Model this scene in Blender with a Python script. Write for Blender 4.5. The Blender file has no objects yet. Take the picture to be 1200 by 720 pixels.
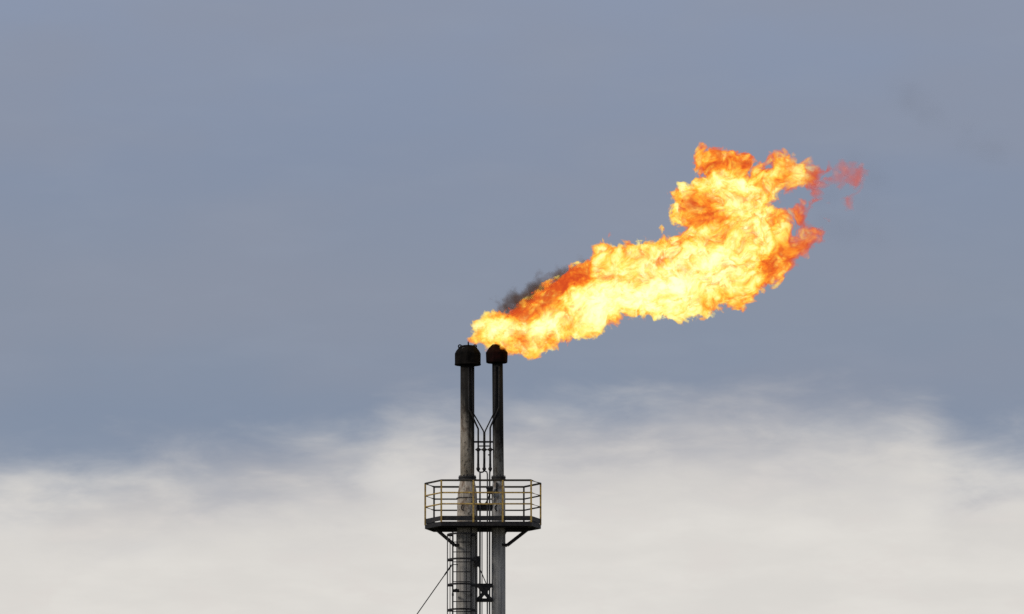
import bpy, bmesh, math, random
import numpy as np
from mathutils import Vector, Matrix
R = math.radians
sc = bpy.context.scene
COL = sc.collection
random.seed(7)

# ------------------------------------------------------------------ camera
DIST, CAM_Z, ZC = 250.0, 1.7, 31.6
PPM = 40.0                                  # photo pixels per metre at the stacks
ELEV = math.atan2(ZC - CAM_Z, DIST)
VS = 1.0 / (PPM * math.cos(ELEV))
cam = bpy.data.cameras.new('camera'); camo = bpy.data.objects.new('camera', cam); COL.objects.link(camo)
camo.location = (0, -DIST, CAM_Z)
camo.rotation_euler = (R(90) + ELEV, 0, 0)
cam.sensor_width = 36.0
slant = math.hypot(DIST, ZC - CAM_Z)
cam.lens = 36.0 * slant / 30.0
cam.clip_start, cam.clip_end = 1.0, 60000.0
sc.camera = camo

# ------------------------------------------------------------------ exposure
sc.view_settings.view_transform = 'Standard'
sc.view_settings.look = 'None'
sc.view_settings.gamma = 1.0
sc.view_settings.use_curve_mapping = False
sc.view_settings.exposure = 0.0
sc.cycles.transparent_max_bounces = 96
sc.cycles.volume_max_steps = 1024
sc.cycles.volume_step_rate = 1.0
sc.cycles.max_bounces = 6
sc.cycles.volume_bounces = 0
sc.cycles.use_denoising = False

# ------------------------------------------------------------------ node helpers
class NT:
    """small expression layer over a node tree"""
    def __init__(self, tree):
        self.t = tree
    def n(self, kind, **kw):
        nd = self.t.nodes.new(kind)
        for k, v in kw.items():
            setattr(nd, k, v)
        return nd
    def put(self, sock, v):
        if hasattr(v, 'is_output'):
            self.t.links.new(v, sock)
        else:
            sock.default_value = v
    def m(self, op, a, b=None, c=None, clamp=False):
        nd = self.n('ShaderNodeMath', operation=op, use_clamp=clamp)
        self.put(nd.inputs[0], a)
        if b is not None: self.put(nd.inputs[1], b)
        if c is not None: self.put(nd.inputs[2], c)
        return nd.outputs[0]
    def add(self, a, b): return self.m('ADD', a, b)
    def sub(self, a, b): return self.m('SUBTRACT', a, b)
    def mul(self, a, b): return self.m('MULTIPLY', a, b)
    def mad(self, a, b, c): return self.m('MULTIPLY_ADD', a, b, c)
    def mx(self, a, b): return self.m('MAXIMUM', a, b)
    def mn(self, a, b): return self.m('MINIMUM', a, b)
    def smax(self, a, b, k): return self.m('SMOOTH_MAX', a, b, k)
    def vec(self, x, y, z):
        nd = self.n('ShaderNodeCombineXYZ')
        for i, v in enumerate((x, y, z)): self.put(nd.inputs[i], v)
        return nd.outputs[0]
    def sep(self, v):
        nd = self.n('ShaderNodeSeparateXYZ'); self.put(nd.inputs[0], v)
        return nd.outputs[0], nd.outputs[1], nd.outputs[2]
    def ab(self, a): return self.m('ABSOLUTE', a)
    def dist(self, v, c):
        nd = self.n('ShaderNodeVectorMath', operation='DISTANCE'); self.put(nd.inputs[0], v)
        nd.inputs[1].default_value = c
        return nd.outputs['Value']
    def noise(self, v, detail=2.0, rough=0.5, scale=1.0, dist=0.0):
        nd = self.n('ShaderNodeTexNoise', noise_dimensions='3D'); self.put(nd.inputs['Vector'], v)
        nd.inputs['Scale'].default_value = scale
        nd.inputs['Detail'].default_value = detail
        nd.inputs['Roughness'].default_value = rough
        nd.inputs['Distortion'].default_value = dist
        return nd.outputs[0]
    def ss(self, v, a, b, lo=0.0, hi=1.0, kind='SMOOTHSTEP'):
        nd = self.n('ShaderNodeMapRange', interpolation_type=kind); self.put(nd.inputs['Value'], v)
        nd.inputs['From Min'].default_value = a; nd.inputs['From Max'].default_value = b
        nd.inputs['To Min'].default_value = lo; nd.inputs['To Max'].default_value = hi
        return nd.outputs[0]
    def ramp(self, v, stops, interp='LINEAR'):
        nd = self.n('ShaderNodeValToRGB'); self.put(nd.inputs[0], v)
        cr = nd.color_ramp; cr.interpolation = interp
        while len(cr.elements) < len(stops): cr.elements.new(0.5)
        for e, (p, c) in zip(cr.elements, stops):
            e.position = p
            e.color = (c[0], c[1], c[2], 1.0) if hasattr(c, '__len__') else (c, c, c, 1.0)
        return nd.outputs[0]
    def mix(self, f, a, b, mode='MIX'):
        nd = self.n('ShaderNodeMix', data_type='RGBA', blend_type=mode); self.put(nd.inputs[0], f)
        for s, v in ((nd.inputs[6], a), (nd.inputs[7], b)):
            if hasattr(v, 'is_output'): self.t.links.new(v, s)
            else: s.default_value = (v[0], v[1], v[2], 1.0)
        return nd.outputs[2]

# ------------------------------------------------------------------ sky and sun
SUN_DIR = Vector((-0.86, -0.36, 0.42)).normalized()
w = bpy.data.worlds.new('World'); sc.world = w; w.use_nodes = True
wt = w.node_tree; wt.nodes.clear(); W = NT(wt)
sky = W.n('ShaderNodeTexSky', sky_type='NISHITA', sun_disc=False)
sky.sun_elevation = math.asin(SUN_DIR.z); sky.sun_rotation = math.atan2(SUN_DIR.x, SUN_DIR.y)
sky.air_density = 1.0; sky.dust_density = 2.0
bg_sky = W.n('ShaderNodeBackground'); wt.links.new(sky.outputs[0], bg_sky.inputs[0]); bg_sky.inputs[1].default_value = 0.1
gen = W.n('ShaderNodeTexCoord').outputs['Generated']
dx, dy, dz = W.sep(gen)
# everything below is in sky directions: dx ~ azimuth, dz ~ elevation (0.01 is about 0.6 degrees)
streak = W.vec(W.mul(dx, 55.0), W.mul(dy, 1.0), W.mul(dz, 190.0))
soft = W.vec(W.mul(dx, 26.0), W.mul(dy, 3.0), W.mul(dz, 70.0))
puff = W.vec(W.mul(dx, 80.0), W.mul(dy, 2.0), W.mul(dz, 230.0))
n_soft = W.noise(soft, 3.0, 0.5)
n_str = W.noise(streak, 4.0, 0.55)
n_puff = W.noise(puff, 6.0, 0.6, dist=0.3)
edge = W.ramp(W.ss(dx, -0.062, 0.062, kind='LINEAR'),
              [(0.0, 0.36), (0.13, 0.36), (0.27, 0.44), (0.345, 0.50), (0.40, 0.65), (0.46, 0.64), (0.56, 0.68), (0.66, 0.72),
               (0.76, 0.68), (0.87, 0.67), (0.93, 0.50), (1.0, 0.50)], 'EASE')
# lower edge of the grey cloud deck, as elevation
z_edge = W.mad(edge, 0.020, 0.0925)
h = W.sub(dz, z_edge)
h = W.add(h, W.mad(n_puff, 0.010, -0.005))
h = W.add(h, W.mad(n_str, 0.006, -0.003))
deck = W.ss(h, -0.0068, 0.0052)
up = W.ss(dz, 0.095, 0.160, kind='LINEAR')
deck_col = W.ramp(up, [(0.0, (0.232, 0.285, 0.383)), (0.18, (0.226, 0.275, 0.374)), (0.38, (0.246, 0.284, 0.368)), (0.62, (0.236, 0.282, 0.387)), (1.0, (0.264, 0.312, 0.428))])
deck_col = W.mix(W.mul(W.ss(n_soft, 0.34, 0.70), 0.6), deck_col, (0.264, 0.290, 0.368))
deck_col = W.mix(W.mul(W.ss(n_str, 0.45, 0.75), 0.22), deck_col, (0.285, 0.325, 0.415))
deck_col = W.mix(W.mul(W.ss(dz, 0.2, 0.7), 1.0), deck_col, (0.42, 0.45, 0.52))
low_col = W.mix(W.ss(n_str, 0.35, 0.70), (0.725, 0.696, 0.660), (0.780, 0.750, 0.708))
low_col = W.mix(W.mul(W.ss(h, -0.016, 0.000), W.mul(W.ss(n_soft, 0.36, 0.60), 0.95)), low_col, (0.560, 0.540, 0.540))
low_col = W.mix(W.mul(W.ss(n_puff, 0.50, 0.66), 0.7), low_col, (0.735, 0.695, 0.660))   # creamy puffs
low_col = W.mix(W.mul(W.mul(W.ss(h, -0.013, 0.0005), W.ss(n_str, 0.26, 0.66)), 0.50), low_col, (0.430, 0.435, 0.480))   # thin lavender veil under the deck
cloud = W.mix(deck, low_col, deck_col)
bg_cl = W.n('ShaderNodeBackground'); wt.links.new(cloud, bg_cl.inputs[0]); bg_cl.inputs[1].default_value = 1.0
mixs = W.n('ShaderNodeMixShader'); mixs.inputs[0].default_value = 0.94
wt.links.new(bg_sky.outputs[0], mixs.inputs[1]); wt.links.new(bg_cl.outputs[0], mixs.inputs[2])
wo = W.n('ShaderNodeOutputWorld'); wt.links.new(mixs.outputs[0], wo.inputs[0])

sun = bpy.data.lights.new('sun', 'SUN'); suno = bpy.data.objects.new('sun', sun); COL.objects.link(suno)
sun.energy = 1.5; sun.angle = R(14); sun.color = (1.0, 0.93, 0.82)
suno.rotation_euler = SUN_DIR.to_track_quat('Z', 'Y').to_euler()
suno.location = (-40, -60, 60)

# ------------------------------------------------------------------ photo measures to metres (plane of the stacks)
def X(px): return (px - 600.0) / PPM
def Z(py): return ZC - (py - 360.0) * VS

# ------------------------------------------------------------------ materials
def material(name):
    m = bpy.data.materials.new(name); m.use_nodes = True
    m.node_tree.nodes.clear()
    T = NT(m.node_tree)
    out = T.n('ShaderNodeOutputMaterial')
    return m, T, out
def principled(T, out, col, rough, metal=0.0, bump=None, spec=0.4):
    p = T.n('ShaderNodeBsdfPrincipled')
    if hasattr(col, 'is_output'): T.t.links.new(col, p.inputs['Base Color'])
    else: p.inputs['Base Color'].default_value = (*col, 1)
    T.put(p.inputs['Roughness'], rough); p.inputs['Metallic'].default_value = metal
    p.inputs['Specular IOR Level'].default_value = spec
    if bump is not None:
        b = T.n('ShaderNodeBump'); b.inputs['Strength'].default_value = 0.5; b.inputs['Distance'].default_value = 0.02
        T.t.links.new(bump, b.inputs['Height']); T.t.links.new(b.outputs[0], p.inputs['Normal'])
    T.t.links.new(p.outputs[0], out.inputs['Surface'])
    return p
def oc(T): return T.n('ShaderNodeTexCoord').outputs['Object']

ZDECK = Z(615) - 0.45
def pipe_material(name, base, dark, rust, soot_lo, soot_hi, side):
    """weathered painted steel: vertical rain streaks, rust blooms, soot deposited towards the burner"""
    m, T, out = material(name)
    x, y, z = T.sep(oc(T))
    st = T.noise(T.vec(T.mul(x, 16.0), T.mul(y, 16.0), T.mul(z, 0.7)), 4.0, 0.6)
    bl = T.noise(T.vec(T.mul(x, 5.0), T.mul(y, 5.0), T.mul(z, 3.0)), 5.0, 0.65)
    sp = T.noise(T.vec(T.mul(x, 13.0), T.mul(y, 13.0), T.mul(z, 9.0)), 4.0, 0.65)
    col = T.mix(T.ss(st, 0.38, 0.66), base, dark)
    col = T.mix(T.mul(T.ss(bl, 0.49, 0.66), 0.8), col, rust)
    col = T.mix(T.mul(T.ss(sp, 0.54, 0.66), 0.7), col, (0.04, 0.035, 0.03))
    # below the platform the deck's shade is put into the colour as grey
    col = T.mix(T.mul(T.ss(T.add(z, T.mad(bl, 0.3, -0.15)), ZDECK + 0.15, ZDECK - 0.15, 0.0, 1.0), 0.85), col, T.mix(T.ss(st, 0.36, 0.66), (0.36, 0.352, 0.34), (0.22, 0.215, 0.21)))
    # soot carried down the lee side and thick near the burner
    zz = T.add(z, T.mad(st, 1.1, -0.55))
    zz = T.add(zz, T.mul(x, side))
    zz = T.add(zz, T.mad(bl, 0.7, -0.35))
    so = T.ss(zz, soot_lo, soot_hi)
    col = T.mix(T.mul(so, 0.97), col, (0.007, 0.0065, 0.0065))
    principled(T, out, col, 0.8, 0.0, T.add(T.mul(sp, 0.3), bl), 0.12)
    return m
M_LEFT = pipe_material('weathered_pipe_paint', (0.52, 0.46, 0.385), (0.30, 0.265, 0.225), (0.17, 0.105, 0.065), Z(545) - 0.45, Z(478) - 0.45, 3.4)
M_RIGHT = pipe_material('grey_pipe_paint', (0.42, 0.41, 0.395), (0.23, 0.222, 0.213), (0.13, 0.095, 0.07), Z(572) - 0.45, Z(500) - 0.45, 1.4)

def simple_metal(name, col, col2, rough=0.6, scale=9.0, metal=0.0, spec=0.2):
    m, T, out = material(name)
    o = oc(T)
    n1 = T.noise(o, 5.0, 0.65, scale)
    n2 = T.noise(o, 3.0, 0.6, scale * 5)
    c = T.mix(T.ss(n1, 0.40, 0.64), col, col2)
    c = T.mix(T.mul(T.ss(n2, 0.55, 0.75), 0.4), c, tuple(v * 0.5 for v in col2))
    principled(T, out, c, rough, metal, n2, spec)
    return m
M_SOOT = simple_metal('soot_blackened_steel', (0.005, 0.0045, 0.0045), (0.012, 0.010, 0.009), 0.9, 6, spec=0.05)
M_SOOTRED = simple_metal('red_tinted_black_steel', (0.005, 0.003, 0.003), (0.016, 0.005, 0.005), 0.9, 5, spec=0.05)  # near black with a red tint in the base colour
M_DARK = simple_metal('dark_grey_paint', (0.018, 0.019, 0.022), (0.040, 0.036, 0.034), 0.6)
M_BLACK = simple_metal('black_steel', (0.011, 0.011, 0.013), (0.026, 0.023, 0.022), 0.6)
M_YELLOW = simple_metal('faded_yellow_paint', (0.52, 0.36, 0.10), (0.26, 0.16, 0.06), 0.6, 14)
M_RAILDARK = simple_metal('dark_or_shaded_rail_paint', (0.045, 0.038, 0.026), (0.022, 0.020, 0.018), 0.6, 14)  # dark top rail; far posts and middle rails have backlit shade painted in
M_GALV = simple_metal('galvanised_pipe', (0.12, 0.12, 0.125), (0.05, 0.048, 0.046), 0.55, 12)
M_WIRE = simple_metal('wire_rope_steel', (0.035, 0.034, 0.034), (0.018, 0.018, 0.018), 0.5, 30)

mg, Tg, og = material('dry_grassland')
og_o = oc(Tg)
cg = Tg.mix(Tg.ss(Tg.noise(og_o, 6.0, 0.6, 0.03), 0.40, 0.62), (0.055, 0.065, 0.028), (0.14, 0.115, 0.065))
cg = Tg.mix(Tg.ss(Tg.noise(og_o, 5.0, 0.6, 0.9), 0.45, 0.7), cg, (0.07, 0.06, 0.035))
principled(Tg, og, cg, 0.9, 0.0, Tg.noise(og_o, 4.0, 0.6, 2.0))
mc, Tc, oc_ = material('concrete')
principled(Tc, oc_, Tc.mix(Tc.ss(Tc.noise(oc(Tc), 6.0, 0.6, 2.0), 0.4, 0.65), (0.33, 0.32, 0.30), (0.22, 0.21, 0.195)), 0.85)

# ------------------------------------------------------------------ mesh helpers
def empty(name, loc, label, cat, group=None):
    o = bpy.data.objects.new(name, None); COL.objects.link(o)
    o.location = loc; o.empty_display_size = 0.3
    o['label'] = label; o['category'] = cat
    if group: o['group'] = group
    return o
def origin(root):
    v = Vector((0, 0, 0)); p = root
    while p is not None:
        v += p.location; p = p.parent
    return v
class MB:
    """collects shapes given in world metres"""
    def __init__(self): self.bm = bmesh.new()
    def tube(self, a, b, r, r2=None, seg=12, cap=True):
        a = Vector(a); b = Vector(b); r2 = r if r2 is None else r2
        d = (b - a); q = d.to_track_quat('Z', 'Y')
        ra = []; rb = []
        for i in range(seg):
            t = 2 * math.pi * i / seg
            e = q @ Vector((math.cos(t), math.sin(t), 0))
            ra.append(self.bm.verts.new(a + e * r)); rb.append(self.bm.verts.new(b + e * r2))
        for i in range(seg):
            j = (i + 1) % seg
            f = self.bm.faces.new((ra[i], ra[j], rb[j], rb[i])); f.smooth = True
        if cap:
            self.bm.faces.new(ra[::-1]); self.bm.faces.new(rb)
        return self
    def path(self, pts, r, seg=10):
        """one continuous bent tube"""
        pts = [Vector(p) for p in pts]; rings = []
        for i, p in enumerate(pts):
            if i == 0: d = pts[1] - p
            elif i == len(pts) - 1: d = p - pts[i - 1]
            else: d = (pts[i + 1] - p).normalized() + (p - pts[i - 1]).normalized()
            d.normalize()
            up = Vector((0, 1, 0)) if abs(d.y) < 0.9 else Vector((1, 0, 0))
            s = d.cross(up).normalized(); u = s.cross(d).normalized()
            rings.append([self.bm.verts.new(p + (s * math.cos(2 * math.pi * k / seg) + u * math.sin(2 * math.pi * k / seg)) * r) for k in range(seg)])
        for A, B in zip(rings, rings[1:]):
            for k in range(seg):
                j = (k + 1) % seg
                f = self.bm.faces.new((A[k], A[j], B[j], B[k])); f.smooth = True
        self.bm.faces.new(rings[0][::-1]); self.bm.faces.new(rings[-1])
        return self
    def lathe(self, cx, cy, prof, seg=32, smooth=True):
        rings = []
        for r, z in prof:
            rings.append([self.bm.verts.new((cx + r * math.cos(2 * math.pi * k / seg), cy + r * math.sin(2 * math.pi * k / seg), z)) for k in range(seg)])
        for A, B in zip(rings, rings[1:]):
            for k in range(seg):
                j = (k + 1) % seg
                f = self.bm.faces.new((A[k], A[j], B[j], B[k])); f.smooth = smooth
        self.bm.faces.new(rings[0][::-1]); self.bm.faces.new(rings[-1])
        return self
    def box(self, lo, hi, bev=0.0):
        r = bmesh.ops.create_cube(self.bm, size=1.0)
        vs = r['verts']
        for v in vs:
            v.co = Vector([(lo[i] + hi[i]) / 2 + v.co[i] * (hi[i] - lo[i]) for i in range(3)])
        if bev:
            es = list({e for v in vs for e in v.link_edges})
            bmesh.ops.bevel(self.bm, geom=es, offset=bev, segments=2, profile=0.5, affect='EDGES')
        return self
    def bar(self, a, b, wid, thick, side=(0, 1, 0)):
        """flat bar from a to b: wid along 'side', thick across"""
        a = Vector(a); b = Vector(b); d = (b - a).normalized()
        s = Vector(side); s = (s - d * s.dot(d)).normalized(); u = d.cross(s)
        c = []
        for p in (a, b):
            c.append([self.bm.verts.new(p + s * (i * wid / 2) + u * (j * thick / 2)) for i, j in ((-1, -1), (1, -1), (1, 1), (-1, 1))])
        for k in range(4):
            j = (k + 1) % 4
            self.bm.faces.new((c[0][k], c[0][j], c[1][j], c[1][k]))
        self.bm.faces.new(c[0][::-1]); self.bm.faces.new(c[1])
        return self
    def ball(self, c, r, seg=10):
        m = Matrix.Translation(Vector(c))
        q = bmesh.ops.create_uvsphere(self.bm, u_segments=seg, v_segments=max(6, seg // 2 + 2), radius=r, matrix=m)
        for v in q['verts']:
            for f in v.link_faces: f.smooth = True
        return self
    def prism(self, poly, z0, z1):
        a = [self.bm.verts.new((p[0], p[1], z0)) for p in poly]
        b = [self.bm.verts.new((p[0], p[1], z1)) for p in poly]
        n = len(poly)
        for i in range(n):
            self.bm.faces.new((a[i], a[(i + 1) % n], b[(i + 1) % n], b[i]))
        self.bm.faces.new(a[::-1]); self.bm.faces.new(b)
        return self
    def ring(self, outer, inner, z0, z1):
        n = len(outer)
        q = [[self.bm.verts.new((p[0], p[1], z)) for p in poly] for poly, z in ((outer, z0), (outer, z1), (inner, z1), (inner, z0))]
        for A, B in ((0, 1), (1, 2), (2, 3), (3, 0)):
            for i in range(n):
                j = (i + 1) % n
                self.bm.faces.new((q[A][i], q[A][j], q[B][j], q[B][i]))
        return self
    def torus(self, c, R0, r, axis='Z', a0=0.0, a1=2 * math.pi, n=24, seg=8):
        pts = []
        for i in range(n + 1):
            t = a0 + (a1 - a0) * i / n
            e = {'Z': (math.cos(t), math.sin(t), 0), 'Y': (math.cos(t), 0, math.sin(t)), 'X': (0, math.cos(t), math.sin(t))}[axis]
            pts.append(Vector(c) + Vector(e) * R0)
        return self.path(pts, r, seg)
    def build(self, name, mat, parent=None, label=None):
        me = bpy.data.meshes.new(name)
        off = origin(parent) if parent is not None else Vector((0, 0, 0))
        bmesh.ops.recalc_face_normals(self.bm, faces=self.bm.faces[:])
        bmesh.ops.translate(self.bm, verts=self.bm.verts[:], vec=-off)
        self.bm.to_mesh(me); self.bm.free()
        me.materials.append(mat)
        o = bpy.data.objects.new(name, me); COL.objects.link(o)
        if parent is not None: o.parent = parent
        if label: o['label'] = label
        return o

# ------------------------------------------------------------------ ground (below the frame)
bmg = MB()
N = 24; S = 9000.0
gv = [[bmg.bm.verts.new((-S + 2 * S * i / N, -S + 2 * S * j / N, 0.0)) for j in range(N + 1)] for i in range(N + 1)]
for i in range(N):
    for j in range(N):
        bmg.bm.faces.new((gv[i][j], gv[i + 1][j], gv[i + 1][j + 1], gv[i][j + 1]))
g = bmg.build('ground', mg); g['kind'] = 'structure'
pad = MB().box((-3.2, -2.0, 0.004), (1.4, 2.0, 0.45), 0.03).build('foundation', mc); pad['kind'] = 'structure'
PAD = 0.45

# ------------------------------------------------------------------ flare stacks
XL, XR = X(547.8), X(584.2)
GRP = 'flare stacks joined by a platform'
sl = empty('flare_stack', (XL, 0, PAD), 'thicker tan streaked flare stack with broad domed soot black head, no flame in front', 'flare stack', GRP)
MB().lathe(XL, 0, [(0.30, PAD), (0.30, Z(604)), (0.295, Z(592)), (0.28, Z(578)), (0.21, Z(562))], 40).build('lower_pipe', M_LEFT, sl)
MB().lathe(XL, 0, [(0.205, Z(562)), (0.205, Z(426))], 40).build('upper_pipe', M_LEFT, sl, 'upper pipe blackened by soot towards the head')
fl = MB()
for z0, z1 in ((Z(562.6), Z(560.7)), (Z(560.3), Z(558.4))):
    fl.lathe(XL, 0, [(0.255, z0), (0.262, z0 + 0.004), (0.262, z1 - 0.004), (0.255, z1)], 32, False)
fo = fl.build('flange', M_DARK, sl)
for k in range(12):
    t = 2 * math.pi * k / 12
    MB().tube((XL + .235 * math.cos(t), .235 * math.sin(t), Z(563.6)), (XL + .235 * math.cos(t), .235 * math.sin(t), Z(557.0)), 0.014, seg=6).build('bolt', M_DARK, fo)
CL = X(548.2)
head = MB().lathe(CL, 0, [(0.18, Z(429.2)), (0.355, Z(428.4)), (0.378, Z(427.6)), (0.380, Z(414.6)), (0.340, Z(411.4)), (0.225, Z(405.6)), (0.12, Z(404.8)), (0.05, Z(404.6))], 12, False).build('burner_head', M_SOOT, sl)
MB().lathe(CL, 0, [(0.374, Z(428.2)), (0.386, Z(427.8)), (0.386, Z(426.6)), (0.374, Z(426.2))], 28).build('rim', M_SOOT, head)
for px in (539.0, 556.6):
    MB().torus((X(px), -0.02, Z(406.2)), 0.045, 0.018, 'Y', n=16).build('lifting_ring', M_SOOT, head)
MB().tube((X(548.8), 0, Z(406)), (X(548.8), 0, Z(400.6)), 0.022, 0.018, 10).build('pilot_nozzle', M_SOOT, head)
for px in (543.5, 546.5, 549.5):
    MB().torus((X(px), -0.26, Z(410.4)), 0.04, 0.012, 'Y', a0=0.3, a1=math.pi, n=8).build('hook', M_GALV, head)
# hook handles and patch plate on the flared part
MB().torus((X(544.6), -0.30, Z(595.5)), 0.09, 0.016, 'Y', a0=R(110), a1=R(250), n=10).build('handle', M_DARK, sl)
MB().torus((X(547.0), 0.0, Z(583.5)), 0.292, 0.012, 'Z', n=32).build('weld_band', M_DARK, sl)

sr = empty('flare_stack', (XR, 0, PAD), 'slimmer grey flare stack with its black head against the burning flame', 'flare stack', GRP)
XR2 = X(583.4)
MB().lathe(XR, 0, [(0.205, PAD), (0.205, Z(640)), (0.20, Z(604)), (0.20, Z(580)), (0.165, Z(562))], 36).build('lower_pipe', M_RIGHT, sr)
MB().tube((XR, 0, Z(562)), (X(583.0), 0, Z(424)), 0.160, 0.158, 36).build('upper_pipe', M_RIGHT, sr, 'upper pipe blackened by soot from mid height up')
fl = MB()
for z0, z1 in ((Z(562.6), Z(560.7)), (Z(560.3), Z(558.4))):
    fl.lathe(XR, 0, [(0.205, z0), (0.212, z0 + 0.004), (0.212, z1 - 0.004), (0.205, z1)], 32, False)
fo = fl.build('flange', M_DARK, sr)
for k in range(10):
    t = 2 * math.pi * k / 10
    MB().tube((XR + .188 * math.cos(t), .188 * math.sin(t), Z(563.6)), (XR + .188 * math.cos(t), .188 * math.sin(t), Z(557.0)), 0.013, seg=6).build('bolt', M_DARK, fo)
CR = X(582.2)
head = MB().lathe(CR, 0, [(0.15, Z(426.2)), (0.30, Z(425.6)), (0.312, Z(424.6)), (0.322, Z(413.5)), (0.24, Z(408.2)), (0.135, Z(404.0)), (0.04, Z(403.6))], 10, False).build('burner_head', M_SOOTRED, sr)
MB().tube((X(585.0), 0, Z(405)), (X(585.0), 0, Z(400.2)), 0.02, 0.016, 10).build('pilot_nozzle', M_SOOT, head)
MB().torus((X(583.4), -0.205, Z(595.5)), 0.085, 0.016, 'Y', a0=R(110), a1=R(250), n=10).build('handle', M_DARK, sr)
MB().box((X(581.0), -0.225, Z(577)), (X(583.2), -0.19, Z(566)), 0.005).build('clamp_bracket', M_DARK, sr)

# ------------------------------------------------------------------ platform
PX, ZD = X(565.8), Z(614.0) - 0.0
ZD = Z(611.9) - 1.0 * math.tan(ELEV) * 1.0 + 0.06   # deck level seen at the near edge
pts = [(-1.69, 0.0), (-1.21, -1.0), (1.42, -1.0), (1.70, -0.02), (1.21, 1.0), (-1.44, 1.0)]
poly = [(PX + a, b_) for a, b_ in pts]
def inset(p, k):
    return [(PX + (q[0] - PX) * (1 - k / 1.7), q[1] * (1 - k / 1.0)) for q in p]
pf = empty('access_platform', (PX, 0, ZD), 'dark six sided steel platform with yellow guard rail round both stacks', 'platform')
MB().ring(poly, inset(poly, 0.06), ZD - 0.125, ZD).build('edge_beam', M_BLACK, pf)
MB().prism(inset(poly, 0.062), ZD - 0.055, ZD - 0.006).build('deck', M_BLACK, pf)
MB().ring(inset(poly, 0.004), inset(poly, 0.016), ZD + 0.030, ZD + 0.165).build('toe_board', M_DARK, pf)
jo = MB()
for y in (-0.62, -0.36, 0.36, 0.62):
    xs = 1.40 - abs(y) * 0.25
    jo.box((PX - xs, y - 0.03, ZD - 0.118), (PX + xs, y + 0.03, ZD - 0.057))
jo.build('joist', M_BLACK, pf)
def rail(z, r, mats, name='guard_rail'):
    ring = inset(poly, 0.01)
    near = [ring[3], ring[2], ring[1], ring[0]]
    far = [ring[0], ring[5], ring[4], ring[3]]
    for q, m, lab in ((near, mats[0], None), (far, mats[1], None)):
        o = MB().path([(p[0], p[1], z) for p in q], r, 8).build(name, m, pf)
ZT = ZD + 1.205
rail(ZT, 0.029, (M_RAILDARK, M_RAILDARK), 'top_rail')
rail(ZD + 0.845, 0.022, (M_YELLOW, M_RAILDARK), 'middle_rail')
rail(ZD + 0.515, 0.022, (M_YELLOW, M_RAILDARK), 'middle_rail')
ring = inset(poly, 0.01)
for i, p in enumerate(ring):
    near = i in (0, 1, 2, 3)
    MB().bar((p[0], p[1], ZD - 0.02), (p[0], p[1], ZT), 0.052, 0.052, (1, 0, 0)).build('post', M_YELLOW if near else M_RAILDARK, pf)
for px in (555.0, 589.2):
    MB().bar((X(px), -0.988, ZD - 0.02), (X(px), -0.988, ZT), 0.052, 0.052, (1, 0, 0)).build('post', M_YELLOW, pf)
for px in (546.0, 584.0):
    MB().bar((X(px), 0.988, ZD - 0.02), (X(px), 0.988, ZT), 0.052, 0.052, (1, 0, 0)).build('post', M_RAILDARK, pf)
zb = ZD - 0.125
for s, x0, x1 in ((-1, X(510.5), X(533.0)), (1, X(619.5), X(594.5))):
    for y in (-0.16, 0.16):
        MB().bar((x0, y, zb + 0.01), (x1, y, Z(638.2)), 0.06, 0.075).build('brace', M_BLACK, pf)
    MB().box((min(x1, x1 - s * 0.15), -0.20, Z(639.6)), (max(x1, x1 - s * 0.15) + 0.0, 0.20, Z(636.9)), 0.008).build('bracket', M_BLACK, pf)
# curved gussets against the right stack
for y in (-0.12, 0.12):
    gs = MB()
    prof = [(X(592.0), zb)] + [(X(592.0) + 0.22 - 0.22 * math.cos(t), zb - 0.22 + 0.22 * math.sin(t)) for t in [R(90 - 90 * i / 6) for i in range(7)]][0:]
    va = [gs.bm.verts.new((p[0], y - 0.008, p[1])) for p in prof]; vb = [gs.bm.verts.new((p[0], y + 0.008, p[1])) for p in prof]
    n = len(prof)
    for i in range(n): gs.bm.faces.new((va[i], va[(i + 1) % n], vb[(i + 1) % n], vb[i]))
    gs.bm.faces.new(va[::-1]); gs.bm.faces.new(vb)
    gs.build('gusset', M_BLACK, pf)

# ------------------------------------------------------------------ ladder with cage, camera side of the left stack
LX = X(541.3); LY = -0.46
ld = empty('caged_ladder', (LX, LY, PAD), 'black caged ladder climbing the thicker stack below the platform', 'ladder')
ztop = ZD - 0.14
for px, wd in ((531.0, 0.05), (552.3, 0.05)):
    MB().box((X(px) - 0.022, LY - 0.03, PAD), (X(px) + 0.022, LY + 0.03, ztop)).build('ladder_rail', M_BLACK, ld)
zr = Z(636.2)
k = 0
while zr - 0.29 * (k + 0) > PAD + 0.2:
    z = zr - 0.29 * k
    o = MB().tube((X(531.0) + .022, LY, z), (X(552.3) - .022, LY, z), 0.0135, seg=8).build('rung', M_BLACK, ld)
    k += 1
HR = 0.42
hoop_ang = [R(a) for a in range(180, 361, 12)]
zh = Z(628.4); k = 0
while zh - 0.735 * k > 2.6:
    z = zh - 0.735 * k
    h_ = MB()
    pp = [(LX - HR, LY + 0.02, z)] + [(LX + HR * math.cos(t), LY - 0.06 + 0.62 * math.sin(t), z) for t in hoop_ang] + [(LX + HR, LY + 0.02, z)]
    for a, b_ in zip(pp, pp[1:]):
        h_.bar(a, b_, 0.055, 0.012, (0, 0, 1))
    h_.bar((LX - HR, LY + 0.02, z), (X(531) - .022, LY + 0.02, z), 0.055, 0.02, (0, 0, 1)).bar((X(552.3) + .022, LY + 0.02, z), (LX + HR, LY + 0.02, z), 0.055, 0.02, (0, 0, 1))
    h_.build('cage_hoop', M_BLACK, ld); k += 1
zlow = zh - 0.735 * (k - 1)
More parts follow.
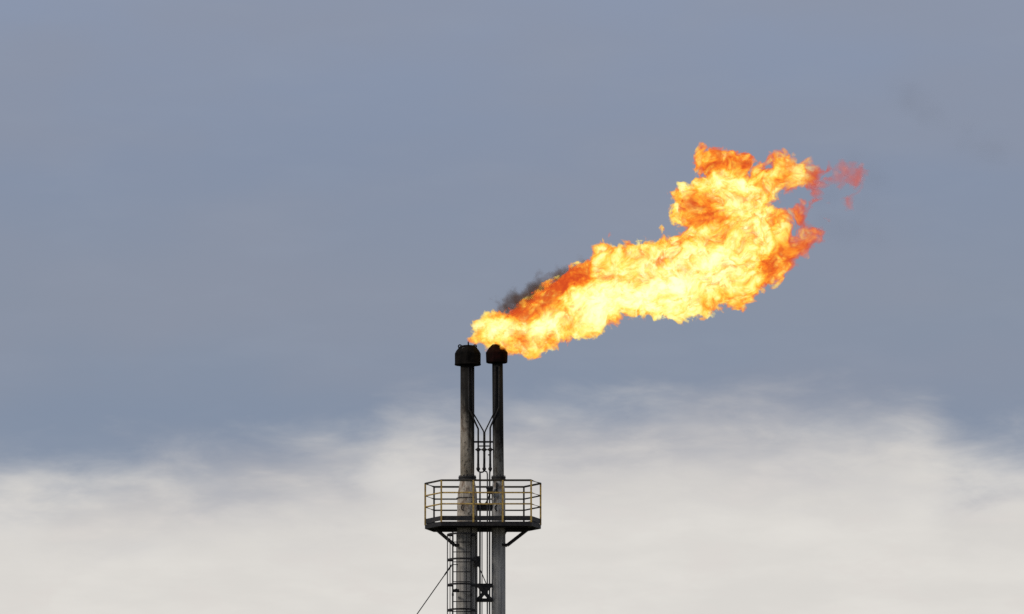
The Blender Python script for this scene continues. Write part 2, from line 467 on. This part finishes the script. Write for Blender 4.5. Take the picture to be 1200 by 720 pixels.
for a in (180, 216, 250, 290, 324, 360):
    t = R(a); r_ = 0.985
    MB().bar((LX + HR * r_ * math.cos(t), LY - 0.06 + 0.62 * r_ * math.sin(t), zlow - 0.03), (LX + HR * r_ * math.cos(t), LY - 0.06 + 0.62 * r_ * math.sin(t), zh + 0.03), 0.03 if a in (180, 360) else 0.022, 0.01, (1, 0, 0)).build('cage_strip', M_GALV if a == 180 else M_BLACK, ld)
for z in [zh - 0.25 - 1.47 * i for i in range(15)]:
    if z > 1.0:
        for px in (531.0, 552.3):
            MB().box((X(px) - 0.03, LY + 0.03, z - 0.03), (X(px) + 0.03, -0.20, z + 0.03)).build('wall_bracket', M_BLACK, ld)
MB().box((X(530.5), LY - 0.05, Z(694.5)), (X(538.5), LY + 0.03, Z(691.0)), 0.01).tube((X(535), LY - 0.05, Z(692.8)), (X(535), LY - 0.18, Z(692.8)), 0.05).build('lamp_bracket', M_BLACK, ld)

# ------------------------------------------------------------------ pilot gas lines between the stacks
gm = empty('pilot_gas_manifold', (X(567.6), -0.08, PAD), 'dark bundle of pilot gas pipes with valves rising between the two stacks', 'pipe manifold')
YM = -0.10
xa, xb, xc = X(560.5), X(567.5), X(574.5)
def bent(name, pts, r=0.024, mat=M_BLACK):
    return MB().path(pts, r, 10).build(name, mat, gm)
YL, YR = -0.225, -0.185
bent('pipe', [(xa, YM, Z(551)), (xa, YM, Z(503)), (xa - .03, YM, Z(500.5)), (X(551.5), YL, Z(483.5)), (X(549.6), YL, Z(480.5)), (X(549.2), YL, Z(430))], 0.026)
bent('pipe', [(xb - 0.012, YM, Z(551)), (xb - 0.012, YM, Z(507)), (xb - .03, YM, Z(505)), (X(556.0), YL + 0.09, Z(487)), (X(553.4), YL + 0.04, Z(483)), (X(552.6), YL + 0.03, Z(432))], 0.020)
bent('pipe', [(xb + 0.018, YM, Z(551)), (xb + 0.018, YM, Z(507)), (xb + .035, YM, Z(505)), (X(578.0), YR + 0.04, Z(486.5)), (X(580.2), YR, Z(482.5)), (X(580.5), YR, Z(430))], 0.020)
bent('pipe', [(xc, YM, Z(551)), (xc, YM, Z(502)), (xc + .02, YM, Z(499.5)), (X(583.0), YR, Z(482.5)), (X(585.0), YR, Z(478)), (X(585.0), YR, Z(430))], 0.026)
for x0 in (xa, xb, xc):
    MB().ball((x0, YM, Z(527.2)), 0.062, 12).tube((x0 - 0.085, YM, Z(527.2)), (x0 + 0.085, YM, Z(527.2)), 0.022).build('valve', M_BLACK, gm)
    MB().tube((x0, YM, Z(552.4)), (x0, YM, Z(543.6)), 0.036, seg=12).ball((x0, YM, Z(549.6)), 0.058, 12).build('valve', M_BLACK, gm)
    MB().tube((x0, YM, Z(529)), (x0, YM, Z(544)), 0.032, seg=12).build('sleeve', M_BLACK, gm)
MB().bar((X(555.2), YM + 0.04, Z(518.0)), (X(579.2), YM + 0.04, Z(518.0)), 0.05, 0.05).build('cross_bar', M_BLACK, gm)
MB().bar((xa - 0.02, YM + 0.03, Z(522.9)), (xc + 0.02, YM + 0.03, Z(522.9)), 0.035, 0.035).build('cross_bar', M_BLACK, gm)
MB().tube((xc, YM, Z(533.4)), (xc - 0.06, YM - 0.02, Z(533.4)), 0.02).build('tapping', M_BLACK, gm)
bent('pipe', [(xa, YM, Z(551)), (xa + .01, YM, Z(552.5)), (X(562.6), YM, Z(553.5)), (X(562.6), YM, Z(560)), (X(562.6), YM, PAD)], 0.026, M_GALV)
bent('pipe', [(xb, YM, Z(551)), (xb - .01, YM, Z(552.5)), (X(565.3), YM, Z(553.5)), (X(563.2), YM, Z(553.6))], 0.022)
bent('pipe', [(xb, YM, Z(551)), (xb + .03, YM, Z(552.4)), (X(570.6), YM, Z(553.2)), (X(571.2), YM, Z(556)), (X(571.2), YM, PAD)], 0.020, M_GALV)
bent('pipe', [(xc, YM, Z(551)), (xc, YM, Z(552.4)), (X(574.0), YM, Z(553.4)), (X(573.9), YM, Z(557)), (X(573.9), YM, PAD)], 0.024, M_GALV)
bent('pipe', [(X(565.0), YM + 0.12, Z(612)), (X(565.0), YM + 0.12, PAD)], 0.014, M_GALV)

# crossing beams between the stacks
tb = empty('tie_beam', (X(567.4), -0.05, Z(593.8)), 'black flat tie beam between the stacks just above the platform deck', 'beam')
MB().box((X(557.6), -0.10, Z(596.6)), (X(577.2), 0.10, Z(591.0)), 0.006).build('beam', M_BLACK, tb)
tf = empty('tie_frame', (X(567.4), -0.05, Z(694)), 'black cross braced tie frame linking the stacks below the platform', 'frame')
MB().box((X(557.2), -0.13, Z(687.2)), (X(578.2), 0.07, Z(683.2)), 0.006).build('top_bar', M_BLACK, tf)
MB().box((X(557.2), -0.13, Z(704.2)), (X(578.2), 0.07, Z(700.4)), 0.006).build('bottom_bar', M_BLACK, tf)
for y, p0, p1 in ((-0.205, (X(559.6), Z(684.5)), (X(576.0), Z(703.0))), (-0.185, (X(576.0), Z(684.5)), (X(559.6), Z(703.0)))):
    MB().bar((p0[0], y, p0[1]), (p1[0], y, p1[1]), 0.11, 0.012, (1, 0, 0)).build('diagonal', M_BLACK, tf)
gp = MB()
tri = [(X(562.0), Z(687.6)), (X(573.4), Z(687.6)), (X(570.6), Z(694.8)), (X(564.8), Z(694.8))]
va = [gp.bm.verts.new((p[0], -0.176, p[1])) for p in tri]; vb = [gp.bm.verts.new((p[0], -0.164, p[1])) for p in tri]
for i in range(4): gp.bm.faces.new((va[i], va[(i + 1) % 4], vb[(i + 1) % 4], vb[i]))
gp.bm.faces.new(va[::-1]); gp.bm.faces.new(vb)
gp.build('gusset_plate', M_BLACK, tf)
# small terminal box with a looping hose
jb = empty('junction_box', (X(575.6), -0.24, Z(577)), 'small black junction box with looping hose inside the platform railing', 'junction box')
MB().box((X(570.8), -0.30, Z(579.6)), (X(577.6), -0.19, Z(572.6)), 0.012).build('housing', M_BLACK, jb)
MB().box((X(569.8), -0.31, Z(573.6)), (X(578.0), -0.18, Z(571.8)), 0.004).build('hood', M_BLACK, jb)
hp = []
for i in range(15):
    t = i / 14
    px = 574.2 + (561.6 - 574.2) * t; py = 579.0 + 33 * t * (1 - t) + 8 * t
    hp.append((X(px), -0.24 + 0.1 * t, Z(py)))
MB().path(hp, 0.022, 10).build('hose', M_BLACK, jb)
MB().bar((X(576.6), -0.20, Z(579.6)), (X(576.6), -0.20, Z(588.0)), 0.05, 0.03).build('support_arm', M_BLACK, jb)

# ------------------------------------------------------------------ guy wires
x0, z0 = X(529.4), Z(661.8)
sl_ = (X(489.0) - x0) / (Z(719.0) - z0)
gw = empty('guy_wire', (x0, -0.1, z0), 'thin steel guy wire slanting down and left from the caged ladder', 'guy wire')
xg = x0 - (z0 - 0.3) * sl_
MB().tube((x0, -0.1, z0), (xg, -0.1, 0.3), 0.015, seg=8).build('cable', M_WIRE, gw)
MB().tube((x0 + 0.0, -0.1, z0), (x0 + (xg - x0) * 0.012, -0.1, z0 + (0.3 - z0) * 0.012), 0.026, 0.022, 8).build('turnbuckle', M_BLACK, gw)
MB().bar((x0, -0.1, z0 + 0.02), (XL - 0.15, -0.1, z0 + 0.02), 0.05, 0.02, (0, 1, 0)).build('lug', M_BLACK, gw)
MB().box((xg - 0.4, -0.5, 0.004), (xg + 0.4, 0.3, 0.32), 0.02).build('anchor_block', mc, gw)
g2 = empty('stay_cable', (X(560.5), -0.32, Z(661)), 'short thin stay cable running from the thicker stack to the tie frame', 'cable')
MB().tube((X(560.2), -0.32, Z(661.5)), (X(570.2), -0.17, Z(684.2)), 0.014, seg=8).build('cable', M_WIRE, g2)
MB().box((X(557.6), -0.34, Z(664.0)), (X(561.6), -0.16, Z(652.0)), 0.01).build('clamp', M_BLACK, g2)
STEP_RATE = 0.04

# ------------------------------------------------------------------ the flame: a burning volume inside a meshed skin
# the same field is evaluated twice: in numpy to mesh the skin, and in nodes for the burning gas inside it
class NP:
    """numpy twin of the node layer (Perlin noise as the renderer computes it)"""
    def add(s, a, b): return a + b
    def sub(s, a, b): return a - b
    def mul(s, a, b): return a * b
    def mad(s, a, b, c): return a * b + c
    def mx(s, a, b): return np.maximum(a, b)
    def mn(s, a, b): return np.minimum(a, b)
    def smax(s, a, b, k):
        h = np.maximum(k - np.abs(a - b), 0) / k
        return np.maximum(a, b) + h * h * h * k / 6
    def vec(s, x, y, z): return np.stack(np.broadcast_arrays(x, y, z)).astype(np.float32)
    def sep(s, v): return v[0], v[1], v[2]
    def ab(s, a): return np.abs(a)
    def dist(s, v, c): return np.sqrt((v[0] - c[0]) ** 2 + (v[1] - c[1]) ** 2 + (v[2] - c[2]) ** 2)
    def ss(s, v, a, b, lo=0.0, hi=1.0, kind='SMOOTHSTEP'):
        t = np.clip((v - a) / (b - a), 0, 1)
        if kind == 'SMOOTHSTEP': t = t * t * (3 - 2 * t)
        return lo + (hi - lo) * t
    def perlin(s, v):
        X0, Y0, Z0 = (np.floor(c).astype(np.int32) for c in v)
        fx, fy, fz = v[0] - X0, v[1] - Y0, v[2] - Z0
        def rot(x, k): return (x << np.uint32(k)) | (x >> np.uint32(32 - k))
        def g(i, j, k):
            base = np.uint32((0xdeadbeef + (3 << 2) + 13) & 0xffffffff)
            a = base + (X0 + i).astype(np.uint32); b = base + (Y0 + j).astype(np.uint32); c = base + (Z0 + k).astype(np.uint32)
            c = c ^ b; c = c - rot(b, 14); a = a ^ c; a = a - rot(c, 11); b = b ^ a; b = b - rot(a, 25)
            c = c ^ b; c = c - rot(b, 16); a = a ^ c; a = a - rot(c, 4); b = b ^ a; b = b - rot(a, 14)
            c = c ^ b; c = c - rot(b, 24)
            h = c & np.uint32(15); x, y, z = fx - i, fy - j, fz - k
            u = np.where(h < 8, x, y); vt = np.where((h == 12) | (h == 14), x, z); w_ = np.where(h < 4, y, vt)
            return np.where(h & 1, -u, u) + np.where(h & 2, -w_, w_)
        u, v_, w_ = (t * t * t * (t * (t * 6 - 15) + 10) for t in (fx, fy, fz))
        L = lambda a, b, t: a + (b - a) * t
        r = L(L(L(g(0, 0, 0), g(1, 0, 0), u), L(g(0, 1, 0), g(1, 1, 0), u), v_),
              L(L(g(0, 0, 1), g(1, 0, 1), u), L(g(0, 1, 1), g(1, 1, 1), u), v_), w_)
        return (r * 0.982).astype(np.float32)
    def noise(s, v, detail=2.0, rough=0.5, scale=1.0, dist=0.0):
        tot = 0; amp = 1.0; mx = 0.0; f = scale
        for i in range(int(detail) + 1):
            tot = tot + s.perlin(v * np.float32(f)) * amp; mx += amp; amp *= rough; f *= 2.0
        return 0.5 * tot / mx + 0.5

FX, FZ = 600.0, 405.0                      # photo point of the flame's own origin
def fm(px, py): return (px - FX) / PPM, -(py - FZ) * VS
# burning billows: photo x, photo y, radius in photo pixels, depth offset in metres
LOBES = [
    (557, 396, 7, -.10), (566, 389, 14, -.12), (580, 388, 21, -.15), (600, 389, 26, -.12), (622, 393, 28, -.05), (632, 380, 34, .05), (655, 366, 36, .1),
    (680, 356, 42, -.1), (700, 345, 43, .1), (725, 332, 42, -.1), (755, 327, 46, .1), (785, 327, 48, 0), (815, 320, 50, -.2), (845, 305, 54, .1),
    (868, 295, 46, -.2), (890, 285, 38, .1), (912, 284, 28, -.1), (930, 287, 20, 0), (946, 278, 16, .1), (957, 271, 12, .1), (964, 265, 9, .05), (910, 298, 24, .2), (882, 308, 31, -.1), (856, 328, 33, .1),
    (710, 301, 19, .2), (738, 302, 13, -.2), (757, 290, 10, .2), (778, 285, 9, 0),
    (822, 243, 31, -.1), (812, 240, 24, .3), (836, 225, 25, .1), (808, 227, 14, 0),
    (838, 190, 20, .2), (829, 186, 14, -.1), (860, 197, 22, 0), (870, 188, 15, .2), (850, 216, 25, -.2),
    (905, 213, 25, .1), (917, 200, 23, -.1), (935, 200, 22, .1), (952, 204, 17, 0), (930, 216, 11, .2),
    (868, 242, 41, .1), (886, 264, 32, -.1), (894, 242, 18, .1),
    (918, 257, 12, .1), (934, 251, 10, 0), (948, 246, 9, .1), (961, 239, 9, 0), (962, 224, 8, .1),
]
WISPS = [(982, 206, 13, .3), (994, 198, 14, .2), (1003, 209, 12, .3), (998, 222, 11, .2), (971, 208, 11, .1), (1003, 194, 9, .2), (1009, 203, 8, .2), (999, 233, 7, .2)]
# cooler, redder pockets: photo x, photo y, radius, strength, depth
COOL = [(655, 346, 26, .55, -.5), (622, 360, 22, .50, -.4), (682, 326, 20, .5, -.4), (604, 368, 14, .35, -.3), (818, 248, 26, .40, -.5), (836, 262, 22, .20, -.6),
        (832, 184, 28, .42, -.2), (868, 182, 26, .35, -.2), (955, 275, 28, .45, -.1), (928, 294, 26, .45, -.2), (902, 310, 22, .32, -.4), (892, 190, 18, .25, -.4), (962, 205, 20, .40, -.2),
        (995, 210, 40, .70, 0), (950, 240, 26, .40, 0), (612, 402, 12, .25, -.5), (648, 402, 18, .22, -.5), (730, 306, 16, .3, -.5), (905, 252, 22, .25, -.4), (885, 318, 20, .25, -.4)]

HOT = [(690, 368, 32, .30, -.5), (735, 352, 34, .34, -.6), (790, 340, 38, .36, -.7), (838, 312, 34, .18, -.8), (865, 275, 26, .10, -.7), (902, 248, 20, .30, -.4), (872, 222, 18, .22, -.5),
       (585, 388, 16, .22, -.4), (640, 390, 20, .26, -.5), (712, 305, 14, .28, -.2), (935, 208, 14, .2, -.3), (780, 300, 20, .2, -.5)]

def flame_field(B, p, fine=4.0):
    """signed thickness of the flame at p (metres inside the burning gas)"""
    x, y, z = B.sep(p)
    size = B.ss(x, -1.2, 3.0)                                   # eddies grow downstream
    # big rolling eddies bend the billows
    pw = B.vec(B.mul(x, 0.75), B.mul(y, 0.75), B.mul(z, 0.75))
    wx = B.noise(pw, 2.0, 0.5)
    pw2 = B.vec(B.mad(x, 0.75, 17.3), B.mad(y, 0.75, 5.1), B.mad(z, 0.75, 9.7))
    wz = B.noise(pw2, 2.0, 0.5)
    k = B.mad(size, 0.50, 0.15)
    qx = B.add(x, B.mul(k, B.sub(wx, 0.5))); qz = B.add(z, B.mul(k, B.sub(wz, 0.5)))
    # smaller rolls curl the edges over
    pr = B.vec(B.mad(qx, 1.7, 5.0), B.mad(y, 1.7, 2.0), B.mad(qz, 1.7, 44.0))
    pr2 = B.vec(B.mad(qx, 1.7, 61.0), B.mad(y, 1.7, 12.0), B.mad(qz, 1.7, 3.0))
    k2 = B.mad(size, 0.26, 0.10)
    qx = B.mad(k2, B.sub(B.noise(pr, 1.0, 0.5), 0.5), qx); qz = B.mad(k2, B.sub(B.noise(pr2, 1.0, 0.5), 0.5), qz)
    q = B.vec(qx, y, qz)
    e = None
    for lx, lz, r, dy_ in LOBES:
        cx, cz = fm(lx, lz); r = r / PPM
        v = B.sub(r, B.dist(q, (cx, dy_, cz)))
        e = v if e is None else B.smax(e, v, 0.12)
    ws = None
    for lx, lz, r, dy_ in WISPS:
        cx, cz = fm(lx, lz); r = r / PPM
        v = B.sub(r, B.dist(q, (cx, dy_, cz)))
        ws = v if ws is None else B.mx(ws, v)
    e = B.mx(e, B.add(ws, 0.04))
    # crumbling cauliflower edge: folded noise for the bumps, fine noise for the crumbs
    fs = 1.7
    pb = B.vec(B.mad(qx, fs, 3.0), B.mad(y, fs, 1.0), B.mad(qz, fs, 8.0))
    nb = B.noise(pb, 1.0, 0.5)
    bump = B.ab(B.sub(nb, 0.5))
    pf_ = B.vec(B.mad(qx, 3.4, 13.0), B.mad(y, 3.4, 21.0), B.mad(qz, 3.4, 8.0))
    n = B.noise(pf_, fine, 0.66)
    f = B.mad(B.mad(size, 0.70, 0.30), B.sub(bump, 0.11), e)
    f = B.mad(B.mad(size, 0.16, 0.84), B.sub(n, 0.5), f)
    # the far end tears into shreds
    pt = B.vec(B.mad(x, 1.1, 31.0), B.mad(y, 1.1, 2.0), B.mad(z, 1.5, 7.0))
    t = B.noise(pt, 2.0, 0.55)
    tear = B.mul(B.ss(x, 5.6, 8.8), B.mx(B.sub(t, 0.49), 0.0))
    f = B.sub(f, B.mul(tear, 3.4))
    return f, n, q

def surface_nets(F, org, hgt, iso):
    s = F > iso
    nx, ny, nz = F.shape
    acc = np.zeros((nx - 1, ny - 1, nz - 1, 3), np.float32); cnt = np.zeros((nx - 1, ny - 1, nz - 1), np.float32)
    sl = lambda n, a: slice(a, n - 1 + a)
    for ax in range(3):
        for a in (0, 1):
            for b in (0, 1):
                o0 = [0, 0, 0]; o1 = [0, 0, 0]
                others = [i for i in range(3) if i != ax]
                o0[others[0]] = o1[others[0]] = a; o0[others[1]] = o1[others[1]] = b; o1[ax] = 1
                i0 = tuple(sl(n, o) for n, o in zip(F.shape, o0)); i1 = tuple(sl(n, o) for n, o in zip(F.shape, o1))
                f0, f1 = F[i0], F[i1]; cr = s[i0] != s[i1]
                t = np.where(cr, (iso - f0) / np.where(cr, f1 - f0, 1), 0)
                cnt += cr
                for d in range(3):
                    acc[..., d] += np.where(cr, (t if d == ax else o0[d]), 0)
    act = cnt > 0
    idx = -np.ones(act.shape, np.int64); idx[act] = np.arange(act.sum())
    cell = np.argwhere(act)
    V = (cell + acc[act] / cnt[act][:, None]) * hgt + np.array(org)
    Q = []
    for ax in range(3):
        u, v = [(1, 2), (2, 0), (0, 1)][ax]
        i0 = [slice(None)] * 3; i1 = [slice(None)] * 3
        i0[ax] = slice(0, F.shape[ax] - 1); i1[ax] = slice(1, F.shape[ax])
        a_, b_ = s[tuple(i0)], s[tuple(i1)]
        e = np.argwhere(a_ != b_)
        ok = (e[:, u] > 0) & (e[:, v] > 0) & (e[:, u] < F.shape[u] - 1) & (e[:, v] < F.shape[v] - 1)
        e = e[ok]
        inside = a_[tuple(e.T)]
        def c(du, dv):
            q = e.copy(); q[:, u] += du; q[:, v] += dv
            return idx[tuple(q.T)]
        quad = np.stack([c(-1, -1), c(0, -1), c(0, 0), c(-1, 0)], 1)
        quad[~inside] = quad[~inside][:, ::-1]
        Q.append(quad)
    return V, np.concatenate(Q)

def hull_mesh(name, field, lo, hi, step, iso, mat, loc, min_faces=40):
    ax = [np.arange(lo[i], hi[i] + step, step, dtype=np.float32) for i in range(3)]
    F = np.concatenate([field(np.stack(np.meshgrid(ax[0][i:i + 24], ax[1], ax[2], indexing='ij'))) for i in range(0, len(ax[0]), 24)], 0)
    F[0] = F[-1] = F[:, 0] = F[:, -1] = F[:, :, 0] = F[:, :, -1] = -9
    V, Q = surface_nets(F, lo, step, iso)
    me = bpy.data.meshes.new(name)
    me.from_pydata(V.tolist(), [], Q.tolist())
    bm = bmesh.new(); bm.from_mesh(me)
    # drop specks
    seen = set(); kill = []
    for f in bm.faces:
        if f in seen: continue
        st = [f]; seen.add(f); comp = []
        while st:
            c = st.pop(); comp.append(c)
            for e in c.edges:
                for o in e.link_faces:
                    if o not in seen: seen.add(o); st.append(o)
        if len(comp) < min_faces: kill += comp
    bmesh.ops.delete(bm, geom=kill, context='FACES')
    for f in bm.faces: f.smooth = True
    bm.to_mesh(me); bm.free()
    me.materials.append(mat)
    o = bpy.data.objects.new(name, me); COL.objects.link(o); o.location = loc
    print(name, len(me.vertices), len(me.polygons))
    return o

mf, TF, of = material('burning_gas')
pF = oc(TF)
fF, nF, qF = flame_field(TF, pF, 4.0)
xF, yF, zF = TF.sep(pF)
# heat: hotter inside, mottled by turbulence, with cooler pockets and a cooler far end
qx_, qy_, qz_ = TF.sep(qF)
ca_, sa_ = math.cos(R(25)), math.sin(R(25))
al_ = TF.mad(qx_, ca_, TF.mul(qz_, sa_)); ac_ = TF.mad(qz_, ca_, TF.mul(qx_, -sa_))      # along and across the blown plume
heat_n = TF.noise(TF.vec(TF.mad(al_, 1.5, 40.0), TF.mad(qy_, 2.4, 3.0), TF.mad(ac_, 2.5, 12.0)), 5.0, 0.66)
heat = TF.ss(fF, -0.01, 0.26, 0.34, 1.0, 'LINEAR')
heat = TF.add(heat, TF.mul(TF.sub(heat_n, 0.5), 1.9))
big_n = TF.noise(TF.vec(TF.mad(al_, 0.6, 4.0), TF.mad(qy_, 0.9, 30.0), TF.mad(ac_, 1.0, 2.0)), 2.0, 0.5)
heat = TF.add(heat, TF.mul(TF.sub(big_n, 0.47), 1.2))
spk = TF.noise(TF.vec(TF.mad(al_, 3.6, 1.0), TF.mad(qy_, 6.0, 3.0), TF.mad(ac_, 6.5, 2.0)), 4.0, 0.72)
heat = TF.add(heat, TF.mul(TF.mn(TF.sub(spk, 0.46), 0.0), 4.0))
for cx_, cy_, r, st, dyc in HOT:
    a_, b_ = fm(cx_, cy_)
    heat = TF.add(heat, TF.mul(TF.ss(TF.dist(qF, (a_, dyc, b_)), 0.2 * r / PPM, 1.5 * r / PPM, 1.0, 0.0), st))
for cx_, cy_, r, st, dyc in COOL:
    a_, b_ = fm(cx_, cy_)
    heat = TF.sub(heat, TF.mul(TF.ss(TF.dist(qF, (a_, dyc, b_)), 0.25 * r / PPM, 1.35 * r / PPM, 1.0, 0.0), st))
heat = TF.sub(heat, TF.ss(xF, 5.5, 9.6, 0.0, 0.24))
colF = TF.ramp(TF.mul(heat, 0.8), [(0.0, (0.66, 0.075, 0.018)), (0.16, (0.95, 0.150, 0.020)), (0.32, (1.08, 0.33, 0.026)), (0.46, (1.15, 0.66, 0.06)),
                      (0.60, (1.2, 0.97, 0.19)), (0.80, (1.25, 1.18, 0.50)), (1.0, (1.3, 1.28, 0.72))])
dens = TF.mul(TF.ss(fF, 0.0, 0.06), TF.ss(fF, 0.0, 0.5, 7.0, 16.0, 'LINEAR'))
dens = TF.mul(dens, TF.mul(TF.ss(xF, 9.15, 9.5, 1.0, 0.5), TF.ss(xF, 7.0, 9.2, 1.0, 0.26)))
em = TF.n('ShaderNodeEmission'); TF.t.links.new(colF, em.inputs[0]); TF.t.links.new(dens, em.inputs[1])
ab = TF.n('ShaderNodeVolumeAbsorption'); ab.inputs[0].default_value = (0, 0, 0, 1); TF.t.links.new(dens, ab.inputs[1])
ad = TF.n('ShaderNodeAddShader'); TF.t.links.new(em.outputs[0], ad.inputs[0]); TF.t.links.new(ab.outputs[0], ad.inputs[1])
TF.t.links.new(ad.outputs[0], of.inputs['Volume'])
mf.cycles.volume_step_rate = STEP_RATE
np_b = NP()
flame = hull_mesh('flame', lambda p: flame_field(np_b, p, 3.0)[0], (-1.6, -2.1, -0.9), (11.2, 2.2, 6.6), 0.06, -0.05, mf, (X(FX), 0.0, Z(FZ)))
flame['label'] = 'bright yellow and orange gas flame blown to the right from the stack heads'
flame['category'] = 'flame'

# ------------------------------------------------------------------ smoke
def smoke_field(lobes, warp, amp, B, p):
    x, y, z = B.sep(p)
    n1 = B.noise(B.vec(B.mad(x, warp, 3.0), B.mad(y, warp, 9.0), B.mad(z, warp, 4.0)), 3.0, 0.6)
    e = None
    for lx, lz, r, dy_ in lobes:
        cx, cz = fm(lx, lz); r = r / PPM
        v = B.sub(r, B.dist(p, (cx, dy_, cz)))
        e = v if e is None else B.smax(e, v, 0.25)
    return B.mad(B.sub(n1, 0.5), amp, e)
def smoke(name, lobes, warp, amp, ramp, dens_max, col, label, lo, hi, step):
    m, T, out = material(name + '_haze')
    f = smoke_field(lobes, warp, amp, T, oc(T))
    pv = T.n('ShaderNodeVolumePrincipled')
    pv.inputs['Color'].default_value = (*col, 1)
    T.t.links.new(T.mul(T.ss(f, 0.0, ramp), dens_max), pv.inputs['Density'])
    T.t.links.new(pv.outputs[0], out.inputs['Volume'])
    m.cycles.volume_step_rate = 0.12
    o = hull_mesh(name, lambda p: smoke_field(lobes, warp, amp, np_b, p), lo, hi, step, 0.0, m, (X(FX), 0.0, Z(FZ)), 60)
    o['label'] = label; o['category'] = 'smoke'; o['kind'] = 'stuff'
    return o
smoke('smoke', [(580, 374, 9, .1), (594, 363, 14, .0), (609, 353, 18, .0), (624, 345, 18, .1), (640, 338, 17, .0), (655, 330, 16, .1), (669, 320, 14, .1), (682, 314, 10, .1)],
      2.3, 1.5, 0.42, 4.8, (0.24, 0.18, 0.15), 'dark sooty smoke rolling off the upper edge of the flame near the stack heads', (-1.2, -1.2, 0.2), (3.2, 1.8, 3.2), 0.06)
smoke('smoke', [(1046, 106, 18, 0), (1064, 120, 30, 0), (1086, 132, 26, .2), (1108, 143, 24, 0), (1134, 154, 28, .2), (1162, 168, 32, .2)],
      0.7, 1.7, 1.1, 0.12, (0.16, 0.15, 0.15), 'faint drifting smoke wisp high to the right of the flame', (9.5, -2.0, 4.5), (16.5, 2.2, 9.5), 0.12)
smoke('smoke', [(965, 258, 18, .2), (984, 264, 24, .2), (1003, 268, 26, .2), (1024, 276, 28, .3), (1010, 240, 28, .3), (1024, 205, 32, .3), (1004, 184, 26, .3), (980, 225, 22, .3)],
      0.7, 1.6, 1.1, 0.14, (0.16, 0.15, 0.15), 'faint grey smoke at the torn tip of the flame', (8.0, -2.0, 1.8), (12.5, 2.4, 7.5), 0.12)
